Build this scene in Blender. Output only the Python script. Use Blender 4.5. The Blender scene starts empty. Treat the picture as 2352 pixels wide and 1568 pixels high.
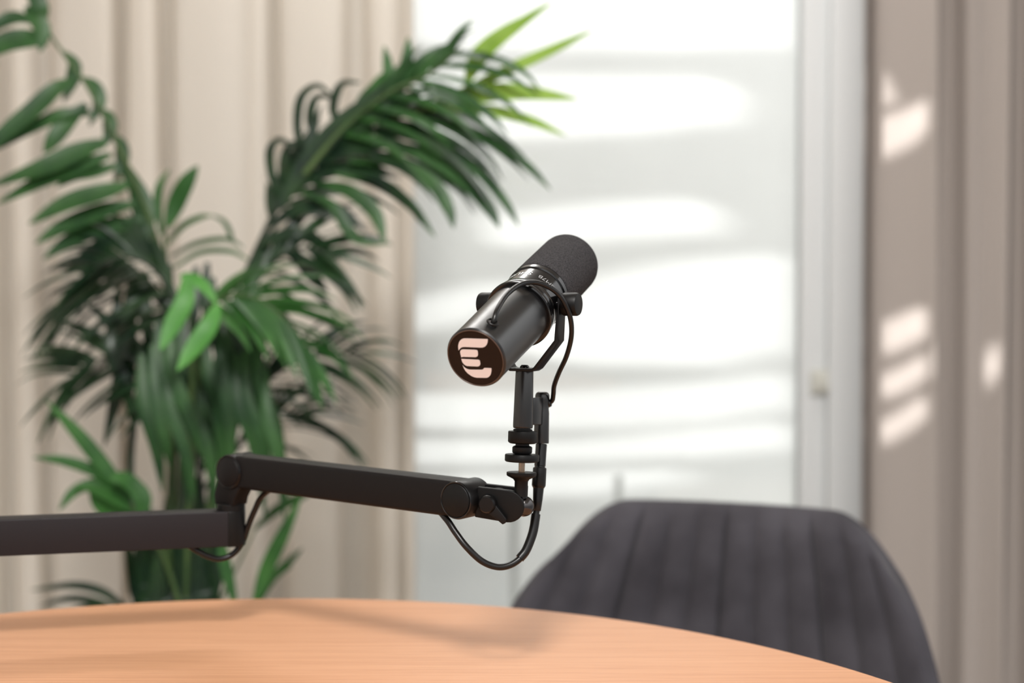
import bpy, bmesh, math, random
from mathutils import Vector, Matrix
random.seed(7)
sc = bpy.context.scene
COL = sc.collection
PI = math.pi
V = Vector

# ------------------------------------------------------------------ camera
W, H = 2352.0, 1568.0
LENS = 50.0
F = LENS / 36.0 * W
CAM_Z = 1.116
PITCH = math.radians(2.0)
camd = bpy.data.cameras.new('camera')
cam = bpy.data.objects.new('camera', camd)
COL.objects.link(cam)
cam.location = (0, 0, CAM_Z)
cam.rotation_euler = (PI / 2 - PITCH, 0, 0)
camd.lens = LENS
camd.sensor_width = 36.0
camd.dof.use_dof = True
camd.dof.focus_distance = 1.30
camd.dof.aperture_fstop = 2.7
sc.camera = cam
ROT = Matrix.Rotation(PI / 2 - PITCH, 3, 'X')
CAM = V((0, 0, CAM_Z))


def ray(x, y):
    return ROT @ V(((x - W / 2) / F, -(y - H / 2) / F, -1.0))


def P(x, y, d):
    return CAM + ray(x, y) * d


# ------------------------------------------------------------------ world, sun, lamps, exposure
world = bpy.data.worlds.new('world')
sc.world = world
world.use_nodes = True
wb = world.node_tree.nodes['Background']
# overcast sky: bright overhead, dim towards the horizon
wn = world.node_tree
wtc = wn.nodes.new('ShaderNodeTexCoord')
wsep = wn.nodes.new('ShaderNodeSeparateXYZ')
wrm = wn.nodes.new('ShaderNodeValToRGB')
wrm.color_ramp.elements[0].position = 0.0
wrm.color_ramp.elements[0].color = (0.22, 0.22, 0.22, 1)
wrm.color_ramp.elements[1].position = 0.62
wrm.color_ramp.elements[1].color = (1.0, 1.0, 1.0, 1)
wn.links.new(wtc.outputs['Generated'], wsep.inputs[0])
wn.links.new(wsep.outputs['Z'], wrm.inputs['Fac'])
wn.links.new(wrm.outputs['Color'], wb.inputs[0])
wb.inputs[1].default_value = 2.4

SUN = V((0.90, 0.28, -0.20)).normalized()
sd = bpy.data.lights.new('sun', 'SUN')
sd.energy = 10.5
sd.angle = math.radians(0.5)
sd.color = (1.0, 0.985, 0.965)
so = bpy.data.objects.new('sun', sd)
COL.objects.link(so)
so.rotation_euler = SUN.to_track_quat('-Z', 'Y').to_euler()
so.location = (-6, 0, 4)

ld = bpy.data.lights.new('ceiling_lamp', 'AREA')
ld.shape = 'DISK'
ld.size = 0.55
ld.energy = 108.0
ld.color = (1.0, 0.975, 0.95)
lo = bpy.data.objects.new('ceiling_lamp', ld)
COL.objects.link(lo)
lo.location = (-0.15, -0.45, 3.05)
lo.rotation_euler = (V((-0.05, 1.6, 0.75)) - lo.location).to_track_quat('-Z', 'Y').to_euler()

l2 = bpy.data.lights.new('ceiling_light_panel', 'AREA')
l2.shape = 'RECTANGLE'
l2.size = 1.2
l2.size_y = 0.17
l2.energy = 17.0
l2.color = (1.0, 0.98, 0.95)
l2o = bpy.data.objects.new('ceiling_light_panel', l2)
COL.objects.link(l2o)
l2o.location = (-0.05, 2.95, 2.58)
l2o.rotation_euler = (V((0.0, 1.7, 0.75)) - l2o.location).to_track_quat('-Z', 'Y').to_euler()

sc.view_settings.view_transform = 'Standard'
sc.view_settings.look = 'None'
sc.view_settings.gamma = 1.0
sc.view_settings.use_curve_mapping = False
sc.view_settings.exposure = 0.0
try:
    sc.cycles.max_bounces = 10
    sc.cycles.transparent_max_bounces = 12
    sc.cycles.caustics_reflective = False
    sc.cycles.caustics_refractive = False
except Exception:
    pass


# ------------------------------------------------------------------ materials
def lin(c):
    c = c / 255.0
    return c / 12.92 if c <= 0.04045 else ((c + 0.055) / 1.055) ** 2.4


def rgb(r, g, b):
    return (lin(r), lin(g), lin(b), 1.0)


def mat(name, col, rough=0.5, metal=0.0, spec=0.5, noise=None, bump=None, sheen=0.0, coat=0.0):
    """noise = (scale, second colour, detail); bump = (scale, strength, distance)"""
    m = bpy.data.materials.new(name)
    m.use_nodes = True
    nt = m.node_tree
    b = nt.nodes['Principled BSDF']
    b.inputs['Base Color'].default_value = col
    b.inputs['Roughness'].default_value = rough
    b.inputs['Metallic'].default_value = metal
    b.inputs['Specular IOR Level'].default_value = spec
    if sheen:
        b.inputs['Sheen Weight'].default_value = sheen
        b.inputs['Sheen Roughness'].default_value = 0.4
    if coat:
        b.inputs['Coat Weight'].default_value = coat
        b.inputs['Coat Roughness'].default_value = 0.08
    tc = nt.nodes.new('ShaderNodeTexCoord')
    if noise:
        n = nt.nodes.new('ShaderNodeTexNoise')
        n.inputs['Scale'].default_value = noise[0]
        n.inputs['Detail'].default_value = noise[2] if len(noise) > 2 else 3
        r = nt.nodes.new('ShaderNodeValToRGB')
        r.color_ramp.elements[0].position = 0.3
        r.color_ramp.elements[1].position = 0.7
        r.color_ramp.elements[0].color = col
        r.color_ramp.elements[1].color = noise[1]
        nt.links.new(tc.outputs['Object'], n.inputs['Vector'])
        nt.links.new(n.outputs['Fac'], r.inputs['Fac'])
        nt.links.new(r.outputs['Color'], b.inputs['Base Color'])
    if bump:
        n2 = nt.nodes.new('ShaderNodeTexNoise')
        n2.inputs['Scale'].default_value = bump[0]
        n2.inputs['Detail'].default_value = 2
        bp = nt.nodes.new('ShaderNodeBump')
        bp.inputs['Strength'].default_value = bump[1]
        bp.inputs['Distance'].default_value = bump[2]
        nt.links.new(tc.outputs['Object'], n2.inputs['Vector'])
        nt.links.new(n2.outputs['Fac'], bp.inputs['Height'])
        nt.links.new(bp.outputs['Normal'], b.inputs['Normal'])
    return m


def cloth_mat(name, col, col2, trans, tcol):
    m = bpy.data.materials.new(name)
    m.use_nodes = True
    nt = m.node_tree
    nt.nodes.remove(nt.nodes['Principled BSDF'])
    out = nt.nodes['Material Output']
    d = nt.nodes.new('ShaderNodeBsdfDiffuse')
    t = nt.nodes.new('ShaderNodeBsdfTranslucent')
    t.inputs['Color'].default_value = tcol
    mx = nt.nodes.new('ShaderNodeMixShader')
    mx.inputs[0].default_value = trans
    tc = nt.nodes.new('ShaderNodeTexCoord')
    mp = nt.nodes.new('ShaderNodeMapping')
    mp.inputs['Scale'].default_value = (900, 900, 500)
    n = nt.nodes.new('ShaderNodeTexNoise')
    n.inputs['Scale'].default_value = 1.0
    r = nt.nodes.new('ShaderNodeValToRGB')
    r.color_ramp.elements[0].color = col
    r.color_ramp.elements[1].color = col2
    nt.links.new(tc.outputs['Object'], mp.inputs['Vector'])
    nt.links.new(mp.outputs['Vector'], n.inputs['Vector'])
    nt.links.new(n.outputs['Fac'], r.inputs['Fac'])
    nt.links.new(r.outputs['Color'], d.inputs['Color'])
    nt.links.new(d.outputs[0], mx.inputs[1])
    nt.links.new(t.outputs[0], mx.inputs[2])
    nt.links.new(mx.outputs[0], out.inputs['Surface'])
    return m


def glass_mat():
    m = bpy.data.materials.new('window_glass')
    m.use_nodes = True
    nt = m.node_tree
    nt.nodes.remove(nt.nodes['Principled BSDF'])
    out = nt.nodes['Material Output']
    t = nt.nodes.new('ShaderNodeBsdfTransparent')
    t.inputs['Color'].default_value = (0.97, 0.98, 0.97, 1)
    g = nt.nodes.new('ShaderNodeBsdfGlossy')
    g.inputs['Roughness'].default_value = 0.02
    f = nt.nodes.new('ShaderNodeFresnel')
    f.inputs['IOR'].default_value = 1.45
    mx = nt.nodes.new('ShaderNodeMixShader')
    nt.links.new(f.outputs[0], mx.inputs[0])
    nt.links.new(t.outputs[0], mx.inputs[1])
    nt.links.new(g.outputs[0], mx.inputs[2])
    nt.links.new(mx.outputs[0], out.inputs['Surface'])
    return m


def wood_mat():
    m = bpy.data.materials.new('oak_veneer')
    m.use_nodes = True
    nt = m.node_tree
    b = nt.nodes['Principled BSDF']
    b.inputs['Roughness'].default_value = 0.48
    b.inputs['Specular IOR Level'].default_value = 0.3
    tc = nt.nodes.new('ShaderNodeTexCoord')
    mp = nt.nodes.new('ShaderNodeMapping')
    mp.inputs['Rotation'].default_value = (0, 0, math.radians(9))
    mp.inputs['Scale'].default_value = (1.6, 95, 10)
    n = nt.nodes.new('ShaderNodeTexNoise')
    n.inputs['Scale'].default_value = 2.2
    n.inputs['Detail'].default_value = 6
    n.inputs['Roughness'].default_value = 0.65
    r = nt.nodes.new('ShaderNodeValToRGB')
    e = r.color_ramp.elements
    e[0].position = 0.28
    e[0].color = rgb(184, 134, 101)
    e[1].position = 0.66
    e[1].color = rgb(204, 154, 119)
    e2 = e.new(0.45)
    e2.color = rgb(196, 145, 110)
    mp2 = nt.nodes.new('ShaderNodeMapping')
    mp2.inputs['Rotation'].default_value = (0, 0, math.radians(9))
    mp2.inputs['Scale'].default_value = (9, 520, 10)
    n2 = nt.nodes.new('ShaderNodeTexNoise')
    n2.inputs['Scale'].default_value = 1.6
    n2.inputs['Detail'].default_value = 3
    r2 = nt.nodes.new('ShaderNodeValToRGB')
    r2.color_ramp.elements[0].position = 0.30
    r2.color_ramp.elements[0].color = (0.80, 0.76, 0.72, 1)
    r2.color_ramp.elements[1].position = 0.46
    r2.color_ramp.elements[1].color = (1, 1, 1, 1)
    mu = nt.nodes.new('ShaderNodeMixRGB')
    mu.blend_type = 'MULTIPLY'
    mu.inputs[0].default_value = 0.8
    L = nt.links.new
    L(tc.outputs['Object'], mp.inputs['Vector'])
    L(mp.outputs['Vector'], n.inputs['Vector'])
    L(n.outputs['Fac'], r.inputs['Fac'])
    L(tc.outputs['Object'], mp2.inputs['Vector'])
    L(mp2.outputs['Vector'], n2.inputs['Vector'])
    L(n2.outputs['Fac'], r2.inputs['Fac'])
    L(r.outputs['Color'], mu.inputs[1])
    L(r2.outputs['Color'], mu.inputs[2])
    L(mu.outputs['Color'], b.inputs['Base Color'])
    bp = nt.nodes.new('ShaderNodeBump')
    bp.inputs['Strength'].default_value = 0.12
    bp.inputs['Distance'].default_value = 0.0006
    L(n2.outputs['Fac'], bp.inputs['Height'])
    L(bp.outputs['Normal'], b.inputs['Normal'])
    return m


def leaf_mat(name, c1, c2, trans=0.25, rough=0.45):
    m = bpy.data.materials.new(name)
    m.use_nodes = True
    nt = m.node_tree
    b = nt.nodes['Principled BSDF']
    b.inputs['Roughness'].default_value = rough
    b.inputs['Specular IOR Level'].default_value = 0.4
    out = nt.nodes['Material Output']
    tc = nt.nodes.new('ShaderNodeTexCoord')
    n = nt.nodes.new('ShaderNodeTexNoise')
    n.inputs['Scale'].default_value = 14
    r = nt.nodes.new('ShaderNodeValToRGB')
    r.color_ramp.elements[0].position = 0.35
    r.color_ramp.elements[1].position = 0.65
    r.color_ramp.elements[0].color = c1
    r.color_ramp.elements[1].color = c2
    t = nt.nodes.new('ShaderNodeBsdfTranslucent')
    mx = nt.nodes.new('ShaderNodeMixShader')
    mx.inputs[0].default_value = trans
    L = nt.links.new
    L(tc.outputs['Object'], n.inputs['Vector'])
    L(n.outputs['Fac'], r.inputs['Fac'])
    L(r.outputs['Color'], b.inputs['Base Color'])
    L(r.outputs['Color'], t.inputs['Color'])
    L(b.outputs[0], mx.inputs[1])
    L(t.outputs[0], mx.inputs[2])
    L(mx.outputs[0], out.inputs['Surface'])
    return m


M = dict(
    wood=wood_mat(),
    black_metal=mat('black_powder_coated_steel', rgb(13, 12, 12), 0.4, 0, 0.22, bump=(2500, 0.06, 0.0003)),
    arm=mat('anodised_arm', rgb(17, 15, 15), 0.45, 0, 0.16, bump=(2500, 0.06, 0.0003)),
    arm_low=mat('anodised_lower_arm', rgb(30, 27, 29), 0.5, 0, 0.2, bump=(2500, 0.06, 0.0003)),
    body=mat('satin_black_microphone_body', rgb(13, 13, 14), 0.30, 0.0, 0.65, bump=(3000, 0.05, 0.0003)),
    gloss=mat('gloss_black_plastic', rgb(8, 8, 9), 0.16, 0, 0.45),
    rubber=mat('black_rubber', rgb(10, 9, 9), 0.33, 0, 0.35),
    dark=mat('matt_black_plastic', rgb(11, 11, 11), 0.45, 0, 0.2),
    foam=mat('grey_foam', rgb(40, 39, 40), 0.95, 0, 0.1, noise=(700, rgb(64, 62, 63), 2), bump=(1600, 0.6, 0.001)),
    brown=mat('dark_brown_disc', rgb(20, 10, 7), 0.35, 0, 0.2),
    rim=mat('worn_disc_rim', rgb(70, 52, 42), 0.35, 0.2, 0.5),
    pink=mat('pale_pink_print', rgb(208, 196, 192), 0.6, 0, 0.3),
    print=mat('silver_print', rgb(205, 208, 208), 0.4, 0.0, 0.5),
    greyprint=mat('grey_print', rgb(140, 140, 140), 0.5, 0.0, 0.5),
    steel=mat('bare_steel', rgb(190, 170, 150), 0.25, 1.0, 0.5),
    chrome=mat('dark_chrome', rgb(78, 76, 76), 0.2, 1.0, 0.5),
    velvet=mat('charcoal_velvet', rgb(50, 48, 52), 0.85, 0, 0.1, noise=(9, rgb(70, 68, 73), 4), bump=(1800, 0.1, 0.0005), sheen=0.12),
    piping=mat('charcoal_seam', rgb(48, 46, 51), 0.9, 0, 0.2),
    leg=mat('black_chair_leg', rgb(25, 25, 26), 0.4, 0.3),
    curtain=cloth_mat('cream_sheer', rgb(242, 238, 232), rgb(235, 230, 223), 0.56, rgb(248, 242, 233)),
    curtain_r=cloth_mat('taupe_drape', rgb(180, 172, 166), rgb(170, 161, 155), 0.2, rgb(190, 176, 165)),
    frame=mat('white_window_frame', rgb(214, 217, 218), 0.5, 0, 0.3),
    handle=mat('dull_grey_handle', rgb(196, 196, 188), 0.4, 0.1),
    plaster=mat('white_render', rgb(241, 242, 243), 0.9, 0, 0.2, noise=(3, rgb(236, 237, 238), 4)),
    inner=mat('white_wall_paint', rgb(232, 228, 222), 0.85, 0, 0.2, noise=(2, rgb(228, 223, 216), 3)),
    floor=mat('grey_floor', rgb(176, 166, 156), 0.5, 0, 0.4, noise=(4, rgb(160, 150, 141), 5)),
    patio=mat('pale_patio', rgb(236, 236, 234), 0.85, 0, 0.2, noise=(5, rgb(226, 226, 223), 4)),
    postgrey=mat('grey_garden_post', rgb(196, 197, 196), 0.6),
    glass=glass_mat(),
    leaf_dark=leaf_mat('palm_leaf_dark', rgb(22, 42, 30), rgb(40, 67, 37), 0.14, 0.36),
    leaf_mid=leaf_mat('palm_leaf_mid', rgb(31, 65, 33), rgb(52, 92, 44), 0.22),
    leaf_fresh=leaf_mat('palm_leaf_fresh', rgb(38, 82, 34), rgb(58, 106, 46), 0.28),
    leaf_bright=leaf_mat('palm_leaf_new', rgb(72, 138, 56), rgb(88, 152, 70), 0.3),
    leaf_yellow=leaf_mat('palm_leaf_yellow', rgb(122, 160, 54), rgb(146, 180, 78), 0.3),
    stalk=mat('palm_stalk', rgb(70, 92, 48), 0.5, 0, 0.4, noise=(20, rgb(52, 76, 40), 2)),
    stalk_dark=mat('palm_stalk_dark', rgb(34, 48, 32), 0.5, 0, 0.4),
    pot=mat('grey_pot', rgb(120, 116, 112), 0.7, 0, 0.3),
    soil=mat('soil', rgb(52, 40, 32), 0.95, 0, 0.1, bump=(60, 0.8, 0.01)),
)


# ------------------------------------------------------------------ helpers
def empty(name, loc, label=None, cat=None, group=None):
    o = bpy.data.objects.new(name, None)
    o.empty_display_size = 0.05
    COL.objects.link(o)
    o.location = loc
    if label:
        o['label'] = label
    if cat:
        o['category'] = cat
    if group:
        o['group'] = group
    return o


def wloc(p):
    l = V((0, 0, 0))
    while p is not None:
        l += p.location
        p = p.parent
    return l


def obj(name, bm, m, parent=None, smooth=True, angle=38, bevel=None, recalc=True):
    """bm is in world coordinates; the object is parented (parents are never rotated)"""
    if recalc:
        bmesh.ops.recalc_face_normals(bm, faces=bm.faces)
    off = wloc(parent) if parent else V((0, 0, 0))
    if parent:
        bmesh.ops.translate(bm, verts=bm.verts, vec=-off)
    me = bpy.data.meshes.new(name)
    if smooth:
        for f in bm.faces:
            f.smooth = True
        if angle:
            for e in bm.edges:
                if len(e.link_faces) == 2 and e.calc_face_angle(0) > math.radians(angle):
                    e.smooth = False
    bm.to_mesh(me)
    bm.free()
    me.materials.append(m)
    o = bpy.data.objects.new(name, me)
    COL.objects.link(o)
    if parent:
        o.parent = parent
    if bevel:
        md = o.modifiers.new('bevel', 'BEVEL')
        md.width = bevel
        md.segments = 3
        md.limit_method = 'ANGLE'
        md.angle_limit = math.radians(40)
        for e in me.edges:
            e.use_edge_sharp = False
    return o


def frame(axis, up=V((0, 0, 1))):
    z = axis.normalized()
    x = up.cross(z)
    if x.length < 1e-4:
        x = V((1, 0, 0)).cross(z)
    x.normalize()
    y = z.cross(x)
    return x, y, z


def add_lathe(bm, prof, o, axis, seg=48, up=V((0, 0, 1)), cap=True, rfun=None):
    x, y, z = frame(axis, up)
    rings = []
    for t, r in prof:
        if r < 1e-6:
            rings.append([bm.verts.new(o + z * t)])
            continue
        ring = []
        for k in range(seg):
            a = 2 * PI * k / seg
            rr = r * (rfun(k, t) if rfun else 1)
            ring.append(bm.verts.new(o + z * t + x * (rr * math.cos(a)) + y * (rr * math.sin(a))))
        rings.append(ring)
    for A, B in zip(rings, rings[1:]):
        if len(A) == 1 and len(B) == 1:
            continue
        for k in range(seg):
            k2 = (k + 1) % seg
            if len(A) == 1:
                bm.faces.new((A[0], B[k], B[k2]))
            elif len(B) == 1:
                bm.faces.new((A[k], A[k2], B[0]))
            else:
                bm.faces.new((A[k], A[k2], B[k2], B[k]))
    if cap:
        for R in (rings[0], rings[-1]):
            if len(R) > 1:
                bm.faces.new(R)


def lathe(name, prof, o, axis, m, parent, seg=48, angle=38, rfun=None, up=V((0, 0, 1))):
    bm = bmesh.new()
    add_lathe(bm, prof, o, axis, seg, up, True, rfun)
    return obj(name, bm, m, parent, angle=angle)


def rcyl(L, r, b):
    """profile of a cylinder with rounded rims"""
    return [(0, r - b), (b * 0.3, r - b * 0.3), (b, r), (L - b, r), (L - b * 0.3, r - b * 0.3), (L, r - b)]


def spline(pts, n):
    """Catmull-Rom through pts (Vectors or tuples), n samples per span"""
    pts = [V(p) for p in pts]
    q = [pts[0] * 2 - pts[1]] + pts + [pts[-1] * 2 - pts[-2]]
    out = []
    for i in range(1, len(q) - 2):
        for k in range(n):
            t = k / n
            a, b, c, d = q[i - 1], q[i], q[i + 1], q[i + 2]
            out.append(0.5 * ((2 * b) + (c - a) * t + (2 * a - 5 * b + 4 * c - d) * t * t + (3 * b - a - 3 * c + d) * t ** 3))
    out.append(pts[-1])
    return out


def add_tube(bm, pts, r, seg=12):
    n = len(pts)
    T = [(pts[min(i + 1, n - 1)] - pts[max(i - 1, 0)]).normalized() for i in range(n)]
    x, y, _ = frame(T[0])
    rings = []
    for i in range(n):
        x = (x - T[i] * x.dot(T[i])).normalized()
        y = T[i].cross(x)
        rr = r(i / (n - 1)) if callable(r) else r
        rings.append([bm.verts.new(pts[i] + x * (rr * math.cos(2 * PI * k / seg)) + y * (rr * math.sin(2 * PI * k / seg))) for k in range(seg)])
    for A, B in zip(rings, rings[1:]):
        for k in range(seg):
            bm.faces.new((A[k], A[(k + 1) % seg], B[(k + 1) % seg], B[k]))
    bm.faces.new(rings[0])
    bm.faces.new(rings[-1])


def tube(name, pts, r, m, parent, seg=14, n=8):
    bm = bmesh.new()
    add_tube(bm, spline(pts, n), r, seg)
    return obj(name, bm, m, parent)


def add_prism(bm, poly, vec):
    """poly: list of world points (planar), extruded by vec"""
    a = [bm.verts.new(p) for p in poly]
    b = [bm.verts.new(p + vec) for p in poly]
    n = len(poly)
    bm.faces.new(a)
    bm.faces.new(b[::-1])
    for i in range(n):
        bm.faces.new((a[i], b[i], b[(i + 1) % n], a[(i + 1) % n]))


def prism(name, poly, vec, m, parent=None, smooth=False, bevel=None, angle=38):
    bm = bmesh.new()
    add_prism(bm, poly, vec)
    return obj(name, bm, m, parent, smooth=smooth or bool(bevel), bevel=bevel, angle=angle)


def box(name, lo, hi, m, parent=None, bevel=None):
    x0, y0, z0 = lo
    x1, y1, z1 = hi
    return prism(name, [V((x0, y0, z0)), V((x1, y0, z0)), V((x1, y1, z0)), V((x0, y1, z0))], V((0, 0, z1 - z0)), m, parent, bevel=bevel)


def struct(o):
    o['kind'] = 'structure'
    return o


# ------------------------------------------------------------------ the setting
YW = 3.35          # inner face of the window wall
YO = 4.60          # face of the garden wall outside
XL = -2.60         # left wall


def on_y(px, py, y):
    r = ray(px, py)
    return CAM + r * (y / r.y)


fl = struct(box('floor', (XL - 0.2, -1.6, -0.1), (2.6, YW + 0.12, 0.0), M['floor']))
x_open0, x_open1 = -2.2, on_y(1990, 700, YW).x
zt = 2.45
struct(box('wall_back', (x_open1, YW, 0), (2.6, YW + 0.12, 3.15), M['inner']))
struct(box('ceiling', (XL - 0.03, -1.6, 3.151), (2.6, YW + 0.12, 3.25), M['inner']))
bmw = bmesh.new()
add_prism(bmw, [V((XL, YW, 0)), V((x_open0, YW, 0)), V((x_open0, YW, 3.15)), V((XL, YW, 3.15))], V((0, 0.12, 0)))
add_prism(bmw, [V((x_open0, YW, zt)), V((x_open1, YW, zt)), V((x_open1, YW, 3.15)), V((x_open0, YW, 3.15))], V((0, 0.12, 0)))
struct(obj('wall_window_side', bmw, M['inner'], smooth=False))

# window: wide glazed unit, with right stile, left stile, head, sill, mullion
win = empty('window_1', (x_open1, YW + 0.02, 0))
win['kind'] = 'structure'
xs = on_y(1843, 700, YW).x


def wbox(name, x0, x1, z0, z1, y0=YW + 0.02, y1=YW + 0.09, m='frame', bev=0.004):
    return box(name, (x0, y0, z0), (x1, y1, z1), M[m], win, bevel=bev)


wbox('stile', xs + 0.0, xs + 0.062, 0.0, zt)
wbox('jamb', xs + 0.0625, x_open1 - 0.001, 0.0, zt, YW - 0.012, YW + 0.075)
wbox('stile', x_open0 + 0.001, x_open0 + 0.08, 0.0, zt)
wbox('stile', -0.95, -0.87, 0.10, zt - 0.09)
wbox('head_rail', x_open0 + 0.081, xs - 0.001, zt - 0.09, zt - 0.001)
wbox('sill_rail', x_open0 + 0.081, xs - 0.001, 0.0, 0.10)
wbox('pane', x_open0 + 0.08, -0.951, 0.10, zt - 0.09, YW + 0.05, YW + 0.054, 'glass', None)
wbox('pane', -0.869, xs, 0.10, zt - 0.09, YW + 0.05, YW + 0.054, 'glass', None)
# handle on the stile
hc = on_y(1890, 878, YW + 0.005)
hb = box('handle', (hc.x - 0.027, YW + 0.004, hc.z - 0.028), (hc.x + 0.034, YW + 0.02, hc.z + 0.03), M['handle'], win, bevel=0.004)
box('lever', (hc.x - 0.012, YW - 0.006, hc.z - 0.022), (hc.x + 0.018, YW + 0.005, hc.z + 0.012), M['handle'], hb, bevel=0.004)

# outside: patio, garden wall and an added unseen side screen slotted to shape the sun
struct(box('floor_outside', (-4.6, YW + 0.13, -0.1), (3.6, YO + 0.6, -0.02), M['patio']))
KO = 0.15          # the garden wall is not quite parallel to the window
XO = 0.35


def wy(x):
    return YO + KO * (x - XO)


struct(prism('wall_outside', [V((-1.9, wy(-1.9), -0.02)), V((3.4, wy(3.4), -0.02)), V((3.4, wy(3.4) + 0.2, -0.02)), V((-1.9, wy(-1.9) + 0.2, -0.02))], V((0, 0, 3.2)), M['plaster']))


def on_outside(px, py):
    r = ray(px, py)
    return CAM + r * ((YO - KO * XO) / (r.y - KO * r.x))


def blob(pts, n=5):
    q = [V((a, b, 0)) for a, b in pts]
    q = spline(q + [q[0]], n)[:-1]
    return [(p.x, p.y) for p in q]


def back_to_left(px, py, y):
    """where the sun ray that lands on plane y at pixel (px, py) passed the left wall's plane"""
    p = on_y(px, py, y) if y else on_outside(px, py)
    t = (p.x - XL) / SUN.x
    return p - SUN * t


def slotted(name, y0, y1, z0, z1, slots, m):
    """an upright panel in the plane x = XL with openings"""
    bm = bmesh.new()
    loops = [[V((XL, y0, z0)), V((XL, y1, z0)), V((XL, y1, z1)), V((XL, y0, z1))]] + slots
    edges = []
    for lp in loops:
        vs = [bm.verts.new(p) for p in lp]
        for i in range(len(vs)):
            edges.append(bm.edges.new((vs[i], vs[(i + 1) % len(vs)])))
    bmesh.ops.triangle_fill(bm, use_beauty=True, use_dissolve=False, edges=edges)
    r = bmesh.ops.extrude_face_region(bm, geom=bm.faces[:])
    vv = [g for g in r['geom'] if isinstance(g, bmesh.types.BMVert)]
    bmesh.ops.translate(bm, verts=vv, vec=(-0.03, 0, 0))
    return struct(obj(name, bm, m, smooth=False))


R_CTRL = [(1982, .0), (1990, -.015), (2001, -.055), (2012, -.022), (2030, -.012), (2060, .0), (2100, .016), (2132, .033), (2146, .030), (2158, -.03), (2176, -.045), (2198, -.030), (2214, .000), (2236, .004), (2257, .000),
          (2282, .012), (2304, .026), (2313, -.045), (2330, -.02), (2352, -.012), (2375, .03), (2400, -.04), (2440, .04), (2490, -.04), (2540, .04)] + [(2585 + 46 * k, (-.04, .035)[k % 2]) for k in range(10)]


def drape_y(px):
    for (a, b), (c, d) in zip(R_CTRL, R_CTRL[1:]):
        if px <= c:
            return 3.20 - (b + (d - b) * (px - a) / (c - a))
    return 3.20


slots_in = []
for pts in (
    [(2016, 275), (2045, 262), (2075, 250), (2105, 235), (2140, 218), (2142, 285), (2110, 318), (2080, 338), (2045, 356), (2016, 372)],
    [(2016, 150), (2045, 168), (2068, 225), (2016, 245)],
    [(2026, 745), (2060, 728), (2090, 712), (2138, 700), (2138, 762), (2095, 790), (2060, 806), (2026, 822)],
    [(2024, 868), (2060, 848), (2090, 832), (2142, 800), (2142, 856), (2095, 892), (2060, 906), (2024, 922)],
    [(2024, 974), (2060, 950), (2095, 925), (2142, 896), (2142, 950), (2100, 984), (2060, 1010), (2024, 1030)],
    [(2262, 830), (2285, 790), (2304, 775), (2304, 845), (2285, 880), (2262, 915)],
):
    slots_in.append([back_to_left(a, b, drape_y(a)) for a, b in pts])
slotted('wall_left_sun_mask', -1.6, 3.46, 0.0, 3.15, slots_in, M['inner'])  # unseen room wall; its slots are invented to throw the curtain's sun patches
slots_out = []
for pts in (
    [(900, -160), (1850, -160), (1850, 110), (1600, 118), (1250, 120), (900, 100)],
    [(930, 165), (1300, 172), (1690, 180), (1745, 225), (1725, 285), (1500, 312), (1150, 330), (930, 330)],
    [(1100, 500), (1400, 462), (1640, 455), (1705, 495), (1690, 540), (1400, 560), (1120, 575)],
    [(1350, 640), (1560, 598), (1860, 580), (1860, 800), (1700, 845), (1350, 842), (1150, 800)],
    [(930, 690), (1120, 650), (1280, 640), (1150, 735), (1000, 770), (930, 770)],
    [(930, 905), (1300, 900), (1600, 880), (1860, 850), (1860, 935), (1700, 965), (1500, 985), (1250, 990), (930, 985)],
    [(930, 1010), (1300, 1012), (1600, 985), (1860, 965), (1860, 1030), (1650, 1050), (1400, 1062), (930, 1072)],
    [(930, 1095), (1400, 1080), (1650, 1075), (1600, 1110), (1400, 1140), (930, 1150)],
):
    slots_out.append([back_to_left(a, b, None) for a, b in pts])
slotted('sun_mask_outside', 3.465, 4.70, 0.0, 3.6, slots_out, M['inner'])  # added unseen panel, cut so the sun makes patches on the garden wall

# slim posts standing outside
for name, px, ytop, d, hw, lab in (
    ('garden_post', 1421, 1090, 4.15, 0.011, 'slim grey post outside the window, just above the grey chair back'),
    ('garden_post', 1182, 1180, 4.1, 0.011, 'slim grey post outside the window, behind the hanging cable loop'),
):
    r = ray(px, ytop)
    top = CAM + r * (d / r.y)
    o = lathe(name, rcyl(top.z + 0.02, hw, 0.004), V((top.x, d, -0.02)), V((0, 0, 1)), M['postgrey'], None, 20)
    o['label'] = lab
    o['category'] = 'post'


# ------------------------------------------------------------------ curtains
def curtain(name, ctrl, ybase, z0, z1, m, label, flare=0.0, seed=1):
    rnd = random.Random(seed)
    prof = spline([V((a, b, 0)) for a, b in ctrl], 7)
    bm = bmesh.new()
    rows = 26
    grid = []
    ph = [rnd.uniform(0, 6.28) for _ in prof]
    for j in range(rows + 1):
        v = j / rows
        z = z0 + (z1 - z0) * v
        row = []
        for i, p in enumerate(prof):
            r = ray(p.x, 700)
            y = ybase - p.y * (1.0 + 0.25 * (0.5 - v))
            x = r.x / r.y * (ybase) + flare * (v - 0.45) * math.sin(i * 0.21) * 0.02 + 0.004 * math.sin(v * 5 + i * 0.15)
            row.append(bm.verts.new((x, y, z)))
        grid.append(row)
    for j in range(rows):
        for i in range(len(prof) - 1):
            bm.faces.new((grid[j][i], grid[j][i + 1], grid[j + 1][i + 1], grid[j + 1][i]))
    e = empty(name, (sum(v.co.x for v in grid[0]) / len(prof), ybase, z0), label, 'curtain')
    o = obj('fabric', bm, m, e, angle=None, recalc=False)
    s = o.modifiers.new('cloth', 'SOLIDIFY')
    s.thickness = 0.0012
    # heading: rail with gliders, out of frame above
    xa, xb = grid[0][0], None
    return e, o


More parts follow.
